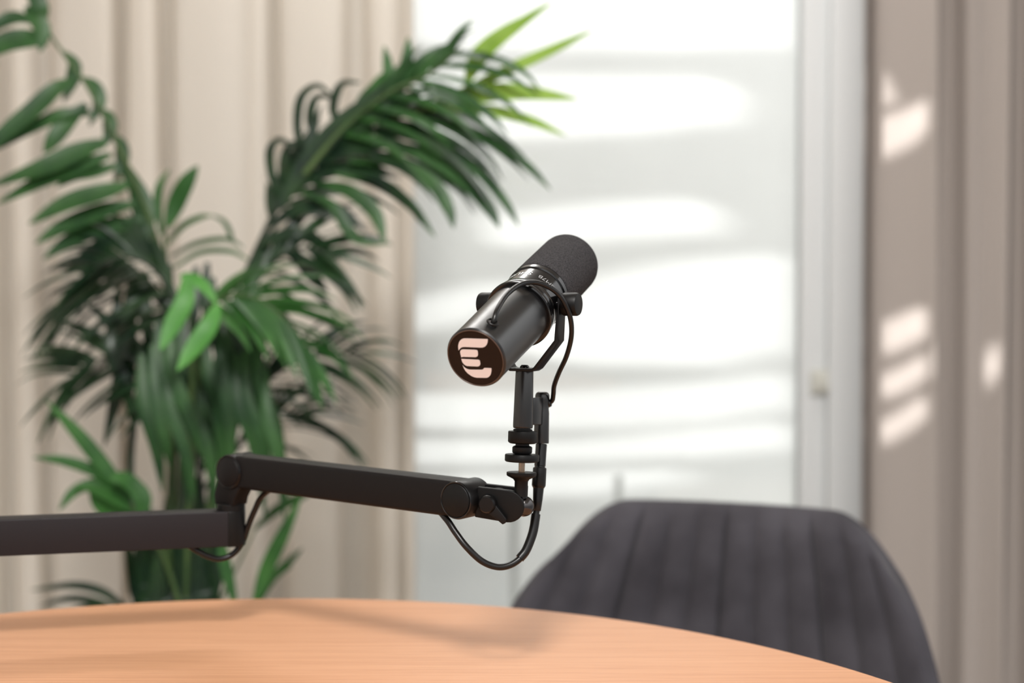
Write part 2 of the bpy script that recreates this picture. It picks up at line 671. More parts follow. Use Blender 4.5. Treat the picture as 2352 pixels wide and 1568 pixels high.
L_CTRL = [(-1040 + 58 * k, (.03, -.028, .022, -.02)[k % 4]) for k in range(14)] + [(-220, 0), (-150, .02), (-70, -.02), (-20, .02), (15, -.03), (40, .02), (75, .022), (105, -.03), (135, .02), (190, .03), (245, .03), (268, .02), (284, -.042),
          (300, .012), (330, .025), (358, .02), (385, -.036), (412, .02), (460, .03), (520, .03), (560, .02), (600, .025), (634, -.026), (662, .02), (720, .03),
          (775, .02), (800, -.028), (835, -.02), (862, .024), (900, .03), (928, -.006), (940, .02), (952, .0)]
curtain('curtain', L_CTRL, 3.20, 0.02, 2.62, M['curtain'], 'long cream sheer curtain hanging in folds behind the palm', 1.0, 1)
curtain('curtain', R_CTRL, 3.20, 0.02, 2.62, M['curtain_r'], 'taupe curtain with bright sun patches beside the white window frame', 0.5, 2)

# ------------------------------------------------------------------ round table
TZ = 0.75
TC = V((-0.257, 0.99, 0))
TR = 0.70
tab = empty('round_table', (TC.x, TC.y, 0), 'round table with light oak wood top under the microphone arm', 'table')
prof = [(TZ - 0.028, TR - 0.03), (TZ - 0.024, TR - 0.012), (TZ - 0.008, TR - 0.001), (TZ - 0.003, TR), (TZ - 0.0008, TR - 0.001), (TZ, TR - 0.003), (TZ, 0)]
bm = bmesh.new()
add_lathe(bm, [(TZ - 0.028, 0)] + prof, V((TC.x, TC.y, 0)), V((0, 0, 1)), 220)
obj('tabletop', bm, M['wood'], tab)
lathe('pedestal', [(0.02, 0.09), (0.05, 0.055), (0.12, 0.045), (0.60, 0.045), (0.70, 0.06), (0.7215, 0.16)], V((TC.x, TC.y, 0)), V((0, 0, 1)), M['leg'], tab)
lathe('base', [(0, 0.30), (0.012, 0.30), (0.02, 0.28), (0.021, 0.08)], V((TC.x, TC.y, 0)), V((0, 0, 1)), M['leg'], tab, 72)

# ------------------------------------------------------------------ microphone
DC, DE = 1.225, 1.42
C = P(1093, 821.5, DC)
E = P(1312, 599, DE)
A = (E - C).normalized()
LM = (E - C).length


def lam(q):
    return q * DC / (DE - q * (DE - DC)) * LM


R0 = 74.0 / F * DC
t_lip, t_lip2, t_ws, t_piv = lam(.455), lam(.505), lam(.665), lam(.555)
Rl, Rb, Rw = R0 * 1.165, R0 * 1.10, R0 * 1.115
u = V((A.y, -A.x, 0)).normalized()          # pivot axis, towards image right
PV = C + A * t_piv
mic = empty('microphone', P(1205, 848, 1.33), 'black broadcast microphone with grey foam windscreen on the arm', 'microphone')
RB = R0 * 1.045
lathe('body', [(0.0, R0 - 0.0012), (0.0012, R0), (0.02, R0), (t_lip * .6, R0 * 1.02), (t_lip, RB), (t_lip + 0.01, RB)], C, A, M['body'], mic, 96)
# collar: lip, sloped shoulder, band, thin ring
col_ = lathe('collar', [(t_lip - 0.003, RB), (t_lip - 0.003, Rl - 0.001), (t_lip - 0.002, Rl), (t_lip + 0.001, Rl), (t_lip + 0.003, Rl - 0.0008), (t_lip + 0.004, Rb + 0.0012),
                        (t_lip + 0.012, Rb + 0.0002), (t_lip + 0.0135, Rb - 0.0008), (t_ws - 0.010, Rb - 0.0008), (t_ws - 0.009, Rb + 0.0004), (t_ws - 0.004, Rb + 0.0004),
                        (t_ws - 0.003, Rb - 0.001), (t_ws + 0.002, Rb - 0.001)], C, A, M['gloss'], mic, 96, angle=30)
# windscreen
ws = [(t_ws - 0.002, Rw - 0.004), (t_ws, Rw - 0.0008), (t_ws + 0.002, Rw)]
rr = 0.014
for k in range(0, 9):
    a = k / 8 * PI / 2
    ws.append((LM + 0.004 - rr + rr * math.sin(a), Rw - rr + rr * math.cos(a)))
ws.append((LM + 0.0055, 0))
lathe('windscreen', ws, C, A, M['foam'], mic, 96)
# end cap with its emblem
cap = lathe('end_cap', [(-0.0012, 0), (-0.0012, R0 - 0.0026), (-0.0002, R0 - 0.0022), (0.0, R0 - 0.0014)], C, A, M['brown'], mic, 96)
bm = bmesh.new()
pr = []
for k in range(10):
    a = 2 * PI * k / 10
    pr.append((-0.0009 + 0.0006 * math.sin(a), R0 - 0.0018 + 0.0006 * math.cos(a)))
add_lathe(bm, pr + [pr[0]], C, A, 96, cap=False)
bmesh.ops.remove_doubles(bm, verts=bm.verts, dist=1e-6)
obj('rim', bm, M['rim'], cap)


def on_cap(zx, zy, off=0.0014):
    px, py = 980 + zx / 3.7333, 500 + zy / 3.7333
    r = ray(px, py)
    o = C - A * off
    return CAM + r * ((o - CAM).dot(A) / r.dot(A))


bars = [
    [(273, 1137), (270, 1110), (271, 1090), (276, 1070), (285, 1054), (298, 1042), (315, 1035), (340, 1034), (523, 1040), (523, 1060), (518, 1080), (510, 1094), (498, 1105), (480, 1112), (460, 1113), (330, 1107), (308, 1108), (292, 1115)],
    [(297, 1197), (290, 1170), (287, 1150), (290, 1138), (298, 1131), (312, 1128), (420, 1132), (431, 1135), (437, 1144), (440, 1172), (437, 1184), (430, 1191), (416, 1195), (310, 1192)],
    [(297, 1210), (440, 1217), (451, 1220), (456, 1228), (460, 1250), (457, 1262), (449, 1271), (435, 1275), (348, 1271), (332, 1265), (318, 1254), (306, 1238)],
    [(308, 1264), (318, 1277), (332, 1289), (348, 1297), (370, 1302), (468, 1303), (480, 1301), (487, 1295), (494, 1287), (555, 1290), (555, 1315), (551, 1336), (543, 1353), (531, 1365), (515, 1372), (430, 1371), (403, 1365), (380, 1354), (352, 1334), (332, 1312), (318, 1289)],
]
bm = bmesh.new()
for b in bars:
    add_prism(bm, [on_cap(x, y) for x, y in b], A * 0.0004)
obj('emblem', bm, M['pink'], cap, smooth=False)


# lettering bent round the collar band
def lettering(text, phi0, t0, size, m, flip=False, rad=Rb - 0.0007):
    cu = bpy.data.curves.new('lettering', 'FONT')
    cu.body = text
    cu.size = size
    cu.align_x = 'CENTER'
    cu.align_y = 'CENTER'
    cu.resolution_u = 3
    to = bpy.data.objects.new('tmp_text', cu)
    COL.objects.link(to)
    dg = bpy.context.evaluated_depsgraph_get()
    me = bpy.data.meshes.new_from_object(to.evaluated_get(dg))
    bpy.data.objects.remove(to)
    bm = bmesh.new()
    bm.from_mesh(me)
    bmesh.ops.triangulate(bm, faces=bm.faces)
    bmesh.ops.subdivide_edges(bm, edges=[e for e in bm.edges if e.calc_length() > 0.002], cuts=2)
    x, y, z = frame(A)
    s = -1 if flip else 1
    for v in bm.verts:
        ph = phi0 + s * v.co.x / rad
        tt = t0 + s * v.co.y
        v.co = C + z * tt + (x * math.cos(ph) + y * math.sin(ph)) * (rad + 0.00015)
    return obj('lettering', bm, m, col_, smooth=False)


def phi_of(px, py, r, t):
    """angle round the axis of the near cylinder point under a pixel"""
    x, y, z = frame(A)
    best, bp = 1e9, 0
    for k in range(720):
        a = 2 * PI * k / 720
        n = x * math.cos(a) + y * math.sin(a)
        p = C + z * t + n * r
        if n.dot(p - CAM) > 0:
            continue
        l = ROT.transposed() @ (p - CAM)
        sx, sy = W / 2 + l.x / -l.z * F, H / 2 - l.y / -l.z * F
        dd = (sx - px) ** 2 + (sy - py) ** 2
        if dd < best:
            best, bp = dd, a
    return bp


tb = (t_lip + 0.0135 + t_ws - 0.010) / 2
lettering('SHURE', phi_of(1190, 629, Rb, tb), tb, 0.0098, M['print'], True)
lettering('SM7B', phi_of(1255, 646, Rb, tb), tb, 0.0078, M['greyprint'], True)

# pivot knobs
hw = 0.0455
for s in (1, -1):
    o0 = PV + u * s * (hw - 0.010)
    k = lathe('tightening_knob', [(0, 0.0105), (0.001, 0.0108), (0.013, 0.0108), (0.0145, 0.0100), (0.015, 0.0085), (0.0152, 0.0)],
              o0, u * s, M['dark'], mic, 64, rfun=lambda i, t: (0.985 if i % 2 else 1.0) if 0.0005 < t < 0.0135 else 1.0)
    lathe('pivot_pin', [(0, 0.004), (0.010, 0.004)], PV + u * s * (Rb - 0.004), u * s, M['gloss'], k, 24)

# yoke: bent strip, arm - slant - bridge - slant - arm
base_pt = P(1205, 848, 1.33)
DN = (base_pt - PV)
dvn = DN.normalized()
hh = DN.length
wdir = u.cross(dvn).normalized()
if wdir.y > 0:
    wdir = -wdir


def yk(a, h):
    return PV + u * a + dvn * h


ax_ = hw - 0.0125
path = [(-ax_, -0.010), (-ax_, hh * 0.55), (-ax_ * 0.42, hh * 0.97), (-ax_ * 0.34, hh), (ax_ * 0.34, hh), (ax_ * 0.42, hh * 0.97), (ax_, hh * 0.55), (ax_, -0.010)]
th = 0.0028
bm = bmesh.new()
ring = []
for i, (a, h) in enumerate(path):
    p0 = V((path[max(i - 1, 0)][0], path[max(i - 1, 0)][1]))
    p1 = V((path[min(i + 1, len(path) - 1)][0], path[min(i + 1, len(path) - 1)][1]))
    d = (p1 - p0).normalized()
    nrm = V((-d.y, d.x))
    wd = 0.0095 if 0 < i < len(path) - 1 else 0.0075
    q = []
    for s1, s2 in ((-1, -1), (1, -1), (1, 1), (-1, 1)):
        q.append(bm.verts.new(yk(a + nrm.x * s1 * th / 2, h + nrm.y * s1 * th / 2) + wdir * (s2 * wd)))
    ring.append(q)
for A_, B_ in zip(ring, ring[1:]):
    for k in range(4):
        bm.faces.new((A_[k], A_[(k + 1) % 4], B_[(k + 1) % 4], B_[k]))
bm.faces.new(ring[0])
bm.faces.new(ring[-1])
obj('yoke', bm, M['black_metal'], mic, bevel=0.0009)

# post axis: mount sleeve under the bridge
PB = P(1196.5, 1135, 1.33)
pax = (PB - base_pt).normalized()
MM = 1.33 / F          # metres per pixel at the post


def py2(y):
    """distance down the post for an image row"""
    return (y - 848) * MM


lathe('bridge_screw', [(-0.0045, 0.0), (-0.0042, 0.003), (-0.003, 0.0042), (-0.0014, 0.0046)], base_pt, pax, M['gloss'], mic, 32)
lathe('mount_sleeve', [(py2(848) + 0.0012, 20 * MM), (py2(850) + 0.001, 20.6 * MM), (py2(978), 23 * MM), (py2(981), 22.6 * MM), (py2(983), 21.5 * MM), (py2(983), 17 * MM), (py2(990), 17 * MM)],
      base_pt, pax, M['body'], mic, 56)
# cable connector housing beside the sleeve
HT, HBm = P(1246, 899, 1.365), P(1243, 1018, 1.362)
hax = (HBm - HT).normalized()
hl = (HBm - HT).length
MH = 1.365 / F
lathe('connector_housing', [(0, 0), (0.0003, 10 * MH), (0.0015, 14.5 * MH), (0.0035, 16.5 * MH), (0.008, 17 * MH), (0.010, 16 * MH), (0.017, 15.6 * MH), (0.020, 16.6 * MH), (hl - 0.001, 17.6 * MH), (hl, 17 * MH)],
      HT, hax, M['body'], mic, 48)
bx0 = base_pt + pax * py2(915)
bm = bmesh.new()
zz = V((0, 0, -1))
mid0 = (bx0 + HT + hax * 0.006) / 2
sx = V((1, 0, 0))
add_prism(bm, [P(1221, 913, 1.338), P(1238, 913, 1.356), P(1238, 976, 1.356), P(1219, 976, 1.338)], V((0.005, 0.004, 0)))
obj('housing_web', bm, M['body'], mic, bevel=0.0008)


# fly lead from the grommet on the body to the housing
def on_body(px, py, extra=0.0):
    r = ray(px, py)
    # quadratic intersection of the ray with the cylinder of radius R
    R = RB * 0.985 + extra
    m0 = CAM - C
    d0 = r - A * r.dot(A)
    m1 = m0 - A * m0.dot(A)
    a, b, c = d0.dot(d0), 2 * d0.dot(m1), m1.dot(m1) - R * R
    s = (-b - math.sqrt(max(b * b - 4 * a * c, 0))) / (2 * a)
    return CAM + r * s


G = on_body(1131, 742)
tg = (G - C).dot(A)
gn = (G - (C + A * tg)).normalized()
bm = bmesh.new()
pr = [(0.0012 + 0.0011 * math.sin(2 * PI * k / 10), 0.0046 + 0.0011 * math.cos(2 * PI * k / 10)) for k in range(10)]
add_lathe(bm, pr + [pr[0]], G, gn, 32, cap=False)
bmesh.ops.remove_doubles(bm, verts=bm.verts, dist=1e-6)
obj('grommet', bm, M['rubber'], mic)


def dep(p):
    return -(ROT.transposed() @ (p - CAM)).z


cl = [G - gn * 0.004, G + gn * 0.003 + A * 0.002, on_body(1142, 712, 0.007), on_body(1163, 678, 0.0085), on_body(1192, 655, 0.009), on_body(1222, 648, 0.0095)]
d0 = dep(cl[-1])
cl += [P(1252, 655, d0 + 0.004), P(1280, 673, d0 + 0.008), P(1299, 700, d0 + 0.012), P(1311, 735, d0 + 0.018), P(1312, 775, d0 + 0.028),
       P(1301, 818, d0 + 0.045), P(1284, 855, d0 + 0.060), P(1273, 885, d0 + 0.070), P(1271, 905, d0 + 0.076), P(1267, 921, 1.364), P(1250, 928, 1.366)]
tube('fly_lead', cl, 5.9 * 1.28 / F, M['rubber'], mic, 16, 9)
lathe('strain_relief', [(0, 0.0045), (0.005, 0.0042), (0.006, 0.003)], P(1252, 928, 1.366), P(1270, 921, 1.364) - P(1252, 928, 1.366), M['rubber'], mic, 24)

# ------------------------------------------------------------------ boom arm
JR = 1.335
J2 = P(1051, 1148, JR)               # front disc of the right joint
J1 = P(526, 1083, JR / 0.888)        # front disc of the left joint
ad = (J2 - J1).normalized()
wv = V((ad.y, -ad.x, 0)).normalized()    # towards the viewer, across the arm
if wv.y > 0:
    wv = -wv
hd = wv.cross(ad).normalized()
if hd.z < 0:
    hd = -hd
TH, TD = 0.0345, 0.030
arm_d = P(530, 1214, JR / 0.888 - 0.0)
LJ = J1 - wv * TD / 2                # centre of the left joint
LJ2 = V((P(531, 1214, 1.52).x, P(531, 1214, 1.52).y, P(531, 1214, 1.5).z))
lowdir = (P(0, 1235, 1.455) - P(531, 1214, 1.51))
lowdir.z = 0
lowdir.normalize()
ztube = P(400, 1219, 1.495).z
xpost = -0.74
tp = (xpost - LJ2.x) / lowdir.x
post_xy = LJ2 + lowdir * tp
boom = empty('boom_stand', (post_xy.x, post_xy.y, TZ), 'black two-section desk arm holding the microphone over the table', 'microphone stand')
# lower tube: stadium footprint
lw = 0.0145
side = V((-lowdir.y, lowdir.x, 0))
fp = []
for k in range(13):
    a = -PI / 2 + PI * k / 12
    fp.append(LJ2 - lowdir * (lw * math.cos(a)) + side * (lw * math.sin(a)))
fp += [post_xy + lowdir * 0.02 + side * lw, post_xy + lowdir * 0.02 - side * lw]
LH = 0.0375
fp = [V((p.x, p.y, ztube - LH / 2)) for p in fp]
prism('lower_tube', fp, V((0, 0, LH)), M['arm_low'], boom, bevel=0.0012)
# rounded tube end sleeve
fe = []
for k in range(13):
    a = -PI / 2 + PI * k / 12
    fe.append(LJ2 - lowdir * ((lw + 0.0006) * math.cos(a)) + side * ((lw + 0.0006) * math.sin(a)))
fe += [LJ2 + lowdir * 0.004 + side * (lw + 0.0006), LJ2 + lowdir * 0.004 - side * (lw + 0.0006)]
fe = [V((p.x, p.y, ztube - LH / 2 - 0.0004)) for p in fe]
prism('tube_end', fe, V((0, 0, LH + 0.0006)), M['dark'], boom, bevel=0.0012)
# post with its clamp at the table edge
lathe('post', rcyl(ztube + LH / 2 + 0.02 - (TZ + 0.012), 0.0165, 0.002), V((post_xy.x, post_xy.y, TZ + 0.012)), V((0, 0, 1)), M['black_metal'], boom, 40)
rad_dir = (V((post_xy.x, post_xy.y, 0)) - TC).normalized()
tdir = V((-rad_dir.y, rad_dir.x, 0))
pc = V((post_xy.x, post_xy.y, 0))
edge = TC + rad_dir * (TR + 0.006)


def rz(p, z):
    return V((p.x, p.y, z))


clampp = []
q0 = pc - rad_dir * 0.025
q1 = edge + rad_dir * 0.010
q2 = edge - rad_dir * 0.045
poly = [rz(q0, TZ), rz(edge, TZ), rz(edge, TZ - 0.075), rz(q2, TZ - 0.075), rz(q2, TZ - 0.087), rz(q1, TZ - 0.087), rz(q1, TZ + 0.012), rz(q0, TZ + 0.012)]
prism('desk_clamp', [p - tdir * 0.025 for p in poly], tdir * 0.05, M['black_metal'], boom, bevel=0.001)
cs = rz(edge - rad_dir * 0.028, TZ - 0.11)
lathe('clamp_screw', [(0, 0.004), (0.078, 0.004), (0.0785, 0.014), (0.0815, 0.014)], cs, V((0, 0, 1)), M['gloss'], boom, 24)
# elbow bracket: upright block between the lower tube and the left joint
zb = ztube + LH / 2
lathe('elbow_collar', [(0, 0.0150), (0.006, 0.0150), (0.007, 0.014)], V((LJ2.x, LJ2.y, zb)), V((0, 0, 1)), M['dark'], boom, 40)
bw = 0.0105
ce = rz(LJ2, 0)
jj = LJ
hx = V((ad.x, ad.y, 0)).normalized()
pl = []
zc = jj.z
r1 = 0.0175
jx = (jj - ce).dot(hx)
bl = [(-0.0135, zb + 0.006), (0.0135, zb + 0.006), (0.0155, zb + 0.014), (jx + 0.0175, zc - 0.012)]
for k in range(0, 11):
    a = -0.35 + (PI + 0.35) * k / 10
    bl.append((jx + r1 * math.cos(a), zc + r1 * math.sin(a)))
bl += [(jx - 0.0175, zc - 0.008), (-0.0148, zb + 0.016)]
prism('elbow_bracket', [V((ce.x, ce.y, 0)) + hx * a + V((0, 0, z)) - wv * bw + (LJ - rz(LJ, 0)) * 0 for a, z in bl], wv * (2 * bw), M['arm'], boom, bevel=0.0012)
# upper tube with open cheeks: side cheek plates at both ends are the tube itself
tl = (J2 - J1).length
o1 = J1 - wv * TD / 2
sec = [V((0, 0, 0))]
cheek = []
a0, a1 = 0.006, tl - 0.004
# rounded rectangular section swept along ad
bm = bmesh.new()
secp = []
rc = 0.004
for cx, cy, s in ((1, 1, 0), (-1, 1, 1), (-1, -1, 2), (1, -1, 3)):
    for k in range(5):
        a = s * PI / 2 + k / 4 * PI / 2
        secp.append((cx * (TD / 2 - rc) + rc * math.cos(a), cy * (TH / 2 - rc) + rc * math.sin(a)))
rg = []
for t in (a0, a1):
    rg.append([bm.verts.new(o1 + ad * t + wv * p + hd * q) for p, q in secp])
for k in range(len(secp)):
    bm.faces.new((rg[0][k], rg[0][(k + 1) % len(secp)], rg[1][(k + 1) % len(secp)], rg[1][k]))
bm.faces.new(rg[0])
bm.faces.new(rg[1])
obj('upper_tube', bm, M['arm'], boom, angle=50)
# joints: cylinders across the arm with face caps
for nm, J, r, dpt in (('left', J1, 0.0182, 0.0), ('right', J2, 0.0182, 0.0015)):
    j = lathe('arm_joint', rcyl(TD + 0.003 + dpt, r, 0.0018), J + wv * (0.0012 + dpt), -wv, M['arm'] if nm == 'left' else M['black_metal'], boom, 64)
    lathe('joint_cap', [(-0.0012, 0), (-0.0012, r * 0.83), (-0.0008, r * 0.86), (0.0004, r * 0.88)], J + wv * (0.0014 + dpt), -wv, M['arm'] if nm == 'left' else M['dark'], j, 64)
    bm = bmesh.new()
    pr = [(0.0009 * math.sin(2 * PI * k / 8), r * 0.93 + 0.0009 * math.cos(2 * PI * k / 8)) for k in range(8)]
    add_lathe(bm, pr + [pr[0]], J + wv * (0.0012 + dpt), -wv, 64, cap=False)
    bmesh.ops.remove_doubles(bm, verts=bm.verts, dist=1e-6)
    obj('joint_ring', bm, M['gloss'], j)
# ball head at the right end
ball_c = P(1203, 1162, 1.335)
jc = J2 - wv * TD / 2
bd = (ball_c - jc)
bd_l = bd.length
bdn = bd.normalized()
hdn = wv.cross(bdn).normalized()
if hdn.z < 0:
    hdn = -hdn
wv2 = bdn.cross(hdn).normalized()
if wv2.y > 0:
    wv2 = -wv2
for s in (1, -1):
    poly = []
    hx_ = 0.0152
    for k in range(13):
        a = -PI / 2 + PI * k / 12
        poly.append((bd_l - 0.0125 + hx_ * math.cos(a), hx_ * math.sin(a)))
    poly += [(0.012, hx_ * 0.95), (0.012, -hx_ * 0.95)]
    prism('clamp_cheek', [jc + bdn * a + hdn * b + wv2 * (s * 0.0062) for a, b in poly], wv2 * (s * 0.0055), M['dark'], boom, bevel=0.001)
lathe('socket_block', rcyl(0.0123, 0.0135, 0.001), jc + bdn * 0.030 - wv2 * 0.0061, wv2, M['dark'], boom, 40)
bm = bmesh.new()
bmesh.ops.create_uvsphere(bm, u_segments=40, v_segments=24, radius=0.0098)
bmesh.ops.translate(bm, verts=bm.verts, vec=ball_c)
obj('ball', bm, M['chrome'], boom, angle=None)
kc = P(1121, 1156, dep(jc + bdn * 0.03 + wv2 * 0.012))
kd = jc + bdn * ((kc - jc).dot(bdn)) + hdn * ((kc - jc).dot(hdn)) + wv2 * 0.0117
kn = lathe('clamp_knob', [(0, 0.0085), (0.006, 0.0085), (0.007, 0.0080), (0.0085, 0.0068), (0.0088, 0.0)], kd, wv2, M['black_metal'], boom, 40)
# lever, slanting down to the right
ld_ = (bdn * 0.78 - hdn * 0.62).normalized()
lp = ld_.cross(wv2).normalized()
o_ = kd + wv2 * 0.0015
prism('lever', [o_ + ld_ * 0.004 + lp * 0.0058, o_ + ld_ * 0.019 + lp * 0.0034, o_ + ld_ * 0.0235 + lp * 0.0030, o_ + ld_ * 0.0245, o_ + ld_ * 0.0225 - lp * 0.0034, o_ + ld_ * 0.004 - lp * 0.0058],
      wv2 * 0.0045, M['black_metal'], kn, bevel=0.0008)
# riser from the ball up to the microphone thread
up_ = -pax
zs = base_pt + pax * py2(1135)


def below(y):
    return base_pt + pax * py2(y)


lathe('ball_stem', [(0, 0.0045), (py2(1145) - py2(1108), 0.0048)], below(1152) + (ball_c - below(1162)) * 0.6, up_, M['gloss'], boom, 32)
lathe('riser_cup', [(0, 15 * MM), (12 * MM, 15 * MM), (34 * MM, 15.5 * MM), (39 * MM, 19 * MM), (46 * MM, 33 * MM), (48 * MM, 34.5 * MM), (54 * MM, 34.5 * MM), (55 * MM, 33.5 * MM), (55 * MM, 10 * MM)], below(1139), up_, M['dark'], boom, 56)
bm = bmesh.new()
scr = []
n = 64
for k in range(n + 1):
    scr.append((k / n * 34 * MM, (8.0 if k % 4 < 2 else 6.6) * MM))
add_lathe(bm, scr, below(1090), up_, 24)
obj('threaded_stud', bm, M['steel'], boom, angle=60)
lathe('thumb_wheel', [(0, 37 * MM), (1.5 * MM, 39 * MM), (3 * MM, 39.5 * MM), (15 * MM, 39.5 * MM), (17 * MM, 38 * MM), (17.5 * MM, 12 * MM)], below(1060), up_, M['dark'], boom, 72)
lathe('lock_nut', [(0, 15 * MM), (2 * MM, 21 * MM), (5 * MM, 23 * MM), (16 * MM, 23 * MM), (18 * MM, 21 * MM), (20 * MM, 16 * MM), (26 * MM, 16 * MM)], below(1043), up_, M['black_metal'], boom, 64,
      rfun=lambda i, t: 0.975 if i % 2 and 2 * MM < t < 17 * MM else 1.0)
lathe('lock_ring', [(0, 29 * MM), (2 * MM, 32 * MM), (4 * MM, 33.5 * MM), (26 * MM, 33.5 * MM), (28 * MM, 32.5 * MM), (29 * MM, 22 * MM), (32 * MM, 22 * MM), (33 * MM, 20 * MM)], below(1018), up_, M['dark'], boom, 72)

# ------------------------------------------------------------------ audio cable with its plug
aud = empty('audio_cable', P(1243, 1019, 1.362), 'black cable looping under the arm with its plug below the microphone', 'cable')
pa, pb_ = P(1243.5, 1019, 1.362), P(1237, 1118, 1.356)
px_ = (pb_ - pa).normalized()
lathe('plug_shell', [(0, 11.5 * MH), (1 * MH, 13 * MH), (50 * MH, 13 * MH), (51 * MH, 12.2 * MH), (54 * MH, 12.2 * MH)], pa, px_, M['gloss'], aud, 40)
lathe('plug_boot', [(54.2 * MH, 14 * MH), (56 * MH, 15.5 * MH), (95 * MH, 16 * MH), (100 * MH, 13.5 * MH), (101 * MH, 12.5 * MH), (128 * MH, 11 * MH), (152 * MH, 8.8 * MH), (153 * MH, 8 * MH)], pa, px_, M['rubber'], aud, 40)
under2 = o1 + ad * (tl - 0.022)
ins = [P(1234, 1160, 1.353), P(1231, 1180, 1.352), P(1224, 1222, 1.348), P(1207, 1266, 1.343), P(1182, 1292, 1.338), P(1147, 1302, 1.334), P(1108, 1289, 1.332), P(1072, 1256, 1.332), P(1046, 1222, 1.338), P(1024, 1190, 1.348)]
insT = [o1 + ad * (tl - 0.045) - hd * 0.008, o1 + ad * (tl - 0.08), o1 + ad * (tl * 0.5), o1 + ad * 0.085, o1 + ad * 0.06 - hd * 0.008]
low = [P(603, 1138, 1.508), P(585, 1172, 1.515), P(570, 1208, 1.520), P(556, 1245, 1.522), P(535, 1272, 1.520), P(505, 1283, 1.515), P(475, 1276, 1.510), P(452, 1264, 1.507)]
insL = [rz(LJ2 + lowdir * 0.07, ztube - 0.004), rz(LJ2 + lowdir * 0.12, ztube), rz(LJ2 + lowdir * 0.25, ztube), rz(LJ2 + lowdir * 0.33, ztube)]
bm = bmesh.new()
add_tube(bm, spline(ins + insT + low + insL, 8), 0.0032, 14)
obj('lead', bm, M['rubber'], aud)
bm = bmesh.new()
add_tube(bm, spline([P(1231, 1180, 1.352), P(1224, 1222, 1.348), P(1209, 1262, 1.3435), P(1194, 1282, 1.3405)], 8), 0.0044, 16)
obj('cable_sleeve', bm, M['rubber'], aud)

# ------------------------------------------------------------------ chair
CH = V((0.262, 2.02, 0))
yaw = math.radians(20)
fw = V((-math.sin(yaw), -math.cos(yaw), 0))       # facing
rt = V((math.cos(yaw), -math.sin(yaw), 0))        # towards image right
chair = empty('dining_chair', (CH.x, CH.y, 0), 'charcoal velvet tub chair with channelled back behind the table', 'chair')
HB0, HB1 = 0.46, 0.780
NU, NV = 200, 40
HS = HB1 - HB0


def half_w(h):
    # half width of the shell at height h above the seat (0..HS)
    a = h / HS
    return 0.352 - 0.092 * a ** 1.3


def shell(uu, vv):
    """front surface point for u in -1..1 and v in 0..1"""
    h = HS * vv
    w = half_w(h)
    # rounded upper corners: the top edge falls away at the sides
    s = abs(uu)
    drop = 0.085 * max(0.0, (s - 0.60) / 0.40) ** 2.0 * vv ** 3
    x = uu * w
    wing = 0.16 * (1 - vv * 0.55) * s ** 2.4
    rec = -0.115 * (vv ** 1.1)
    ch = 0.015 * (abs(math.sin((uu * 6.0) * PI)) ** 0.42) * min(1.0, (1 - vv) * 9 + 0.15) if s < 0.98 else 0
    return V((x, -0.12 + wing + rec + ch, HB0 + h - drop - 0.012 * vv * uu * 0))


bm = bmesh.new()
front, back = [], []
for j in range(NV + 1):
    vv = 1 - (1 - j / NV) ** 1.5
    fr, bk = [], []
    for i in range(NU + 1):
        uu = -1 + 2 * i / NU
        p = shell(uu, vv)
        e = max(abs(uu) ** 14, vv ** 22)
        thk = 0.055 * math.sqrt(max(0.0, 1 - e)) + 0.002
        q = V((p.x * (1 + 0.02), p.y, p.z))
        pf = CH + rt * p.x + fw * (p.y - 0.024 * (1 - math.sqrt(max(0, 1 - e)))) + V((0, 0, p.z))
        pk = CH + rt * q.x + fw * (p.y - 0.026 - thk / 2) + V((0, 0, q.z))
        fr.append(bm.verts.new(pf))
        bk.append(bm.verts.new(pk))
    front.append(fr)
    back.append(bk)
for j in range(NV):
    for i in range(NU):
        bm.faces.new((front[j][i], front[j][i + 1], front[j + 1][i + 1], front[j + 1][i]))
        bm.faces.new((back[j][i], back[j + 1][i], back[j + 1][i + 1], back[j][i + 1]))
for j in range(NV):
    bm.faces.new((front[j][0], front[j + 1][0], back[j + 1][0], back[j][0]))
    bm.faces.new((front[j][NU], back[j][NU], back[j + 1][NU], front[j + 1][NU]))
for i in range(NU):
    bm.faces.new((front[NV][i], front[NV][i + 1], back[NV][i + 1], back[NV][i]))
    bm.faces.new((front[0][i], back[0][i], back[0][i + 1], front[0][i + 1]))
br = obj('backrest', bm, M['velvet'], chair, angle=80)
# seat cushion
bm = bmesh.new()
prs = []
for k in range(40):
    a = 2 * PI * k / 40
    c, s = math.cos(a), math.sin(a)
    prs.append((0.255 * math.copysign(abs(c) ** 0.6, c), 0.235 * math.copysign(abs(s) ** 0.6, s)))
rows = []
for z, f in ((0.385, 0.93), (0.395, 0.99), (0.42, 1.0), (0.448, 0.99), (0.462, 0.95), (0.468, 0.85), (0.472, 0.4)):
    rows.append([bm.verts.new(CH + fw * 0.09 + rt * (x * f) + fw * (y * f) + V((0, 0, z))) for x, y in prs])
for R1, R2 in zip(rows, rows[1:]):
    for k in range(40):
        bm.faces.new((R1[k], R1[(k + 1) % 40], R2[(k + 1) % 40], R2[k]))
bm.faces.new(rows[0])
bm.faces.new(rows[-1])
obj('seat', bm, M['velvet'], chair)
for sx_ in (-1, 1):
    for sy_ in (-1, 1):
        bm = bmesh.new()
        add_tube(bm, [CH + fw * (0.07 + sy_ * 0.23) + rt * (sx_ * 0.235), CH + fw * (0.09 + sy_ * 0.15) + rt * (sx_ * 0.17) + V((0, 0, 0.386))], lambda t: 0.010 + 0.006 * t, 16)
        obj('leg', bm, M['leg'], chair)

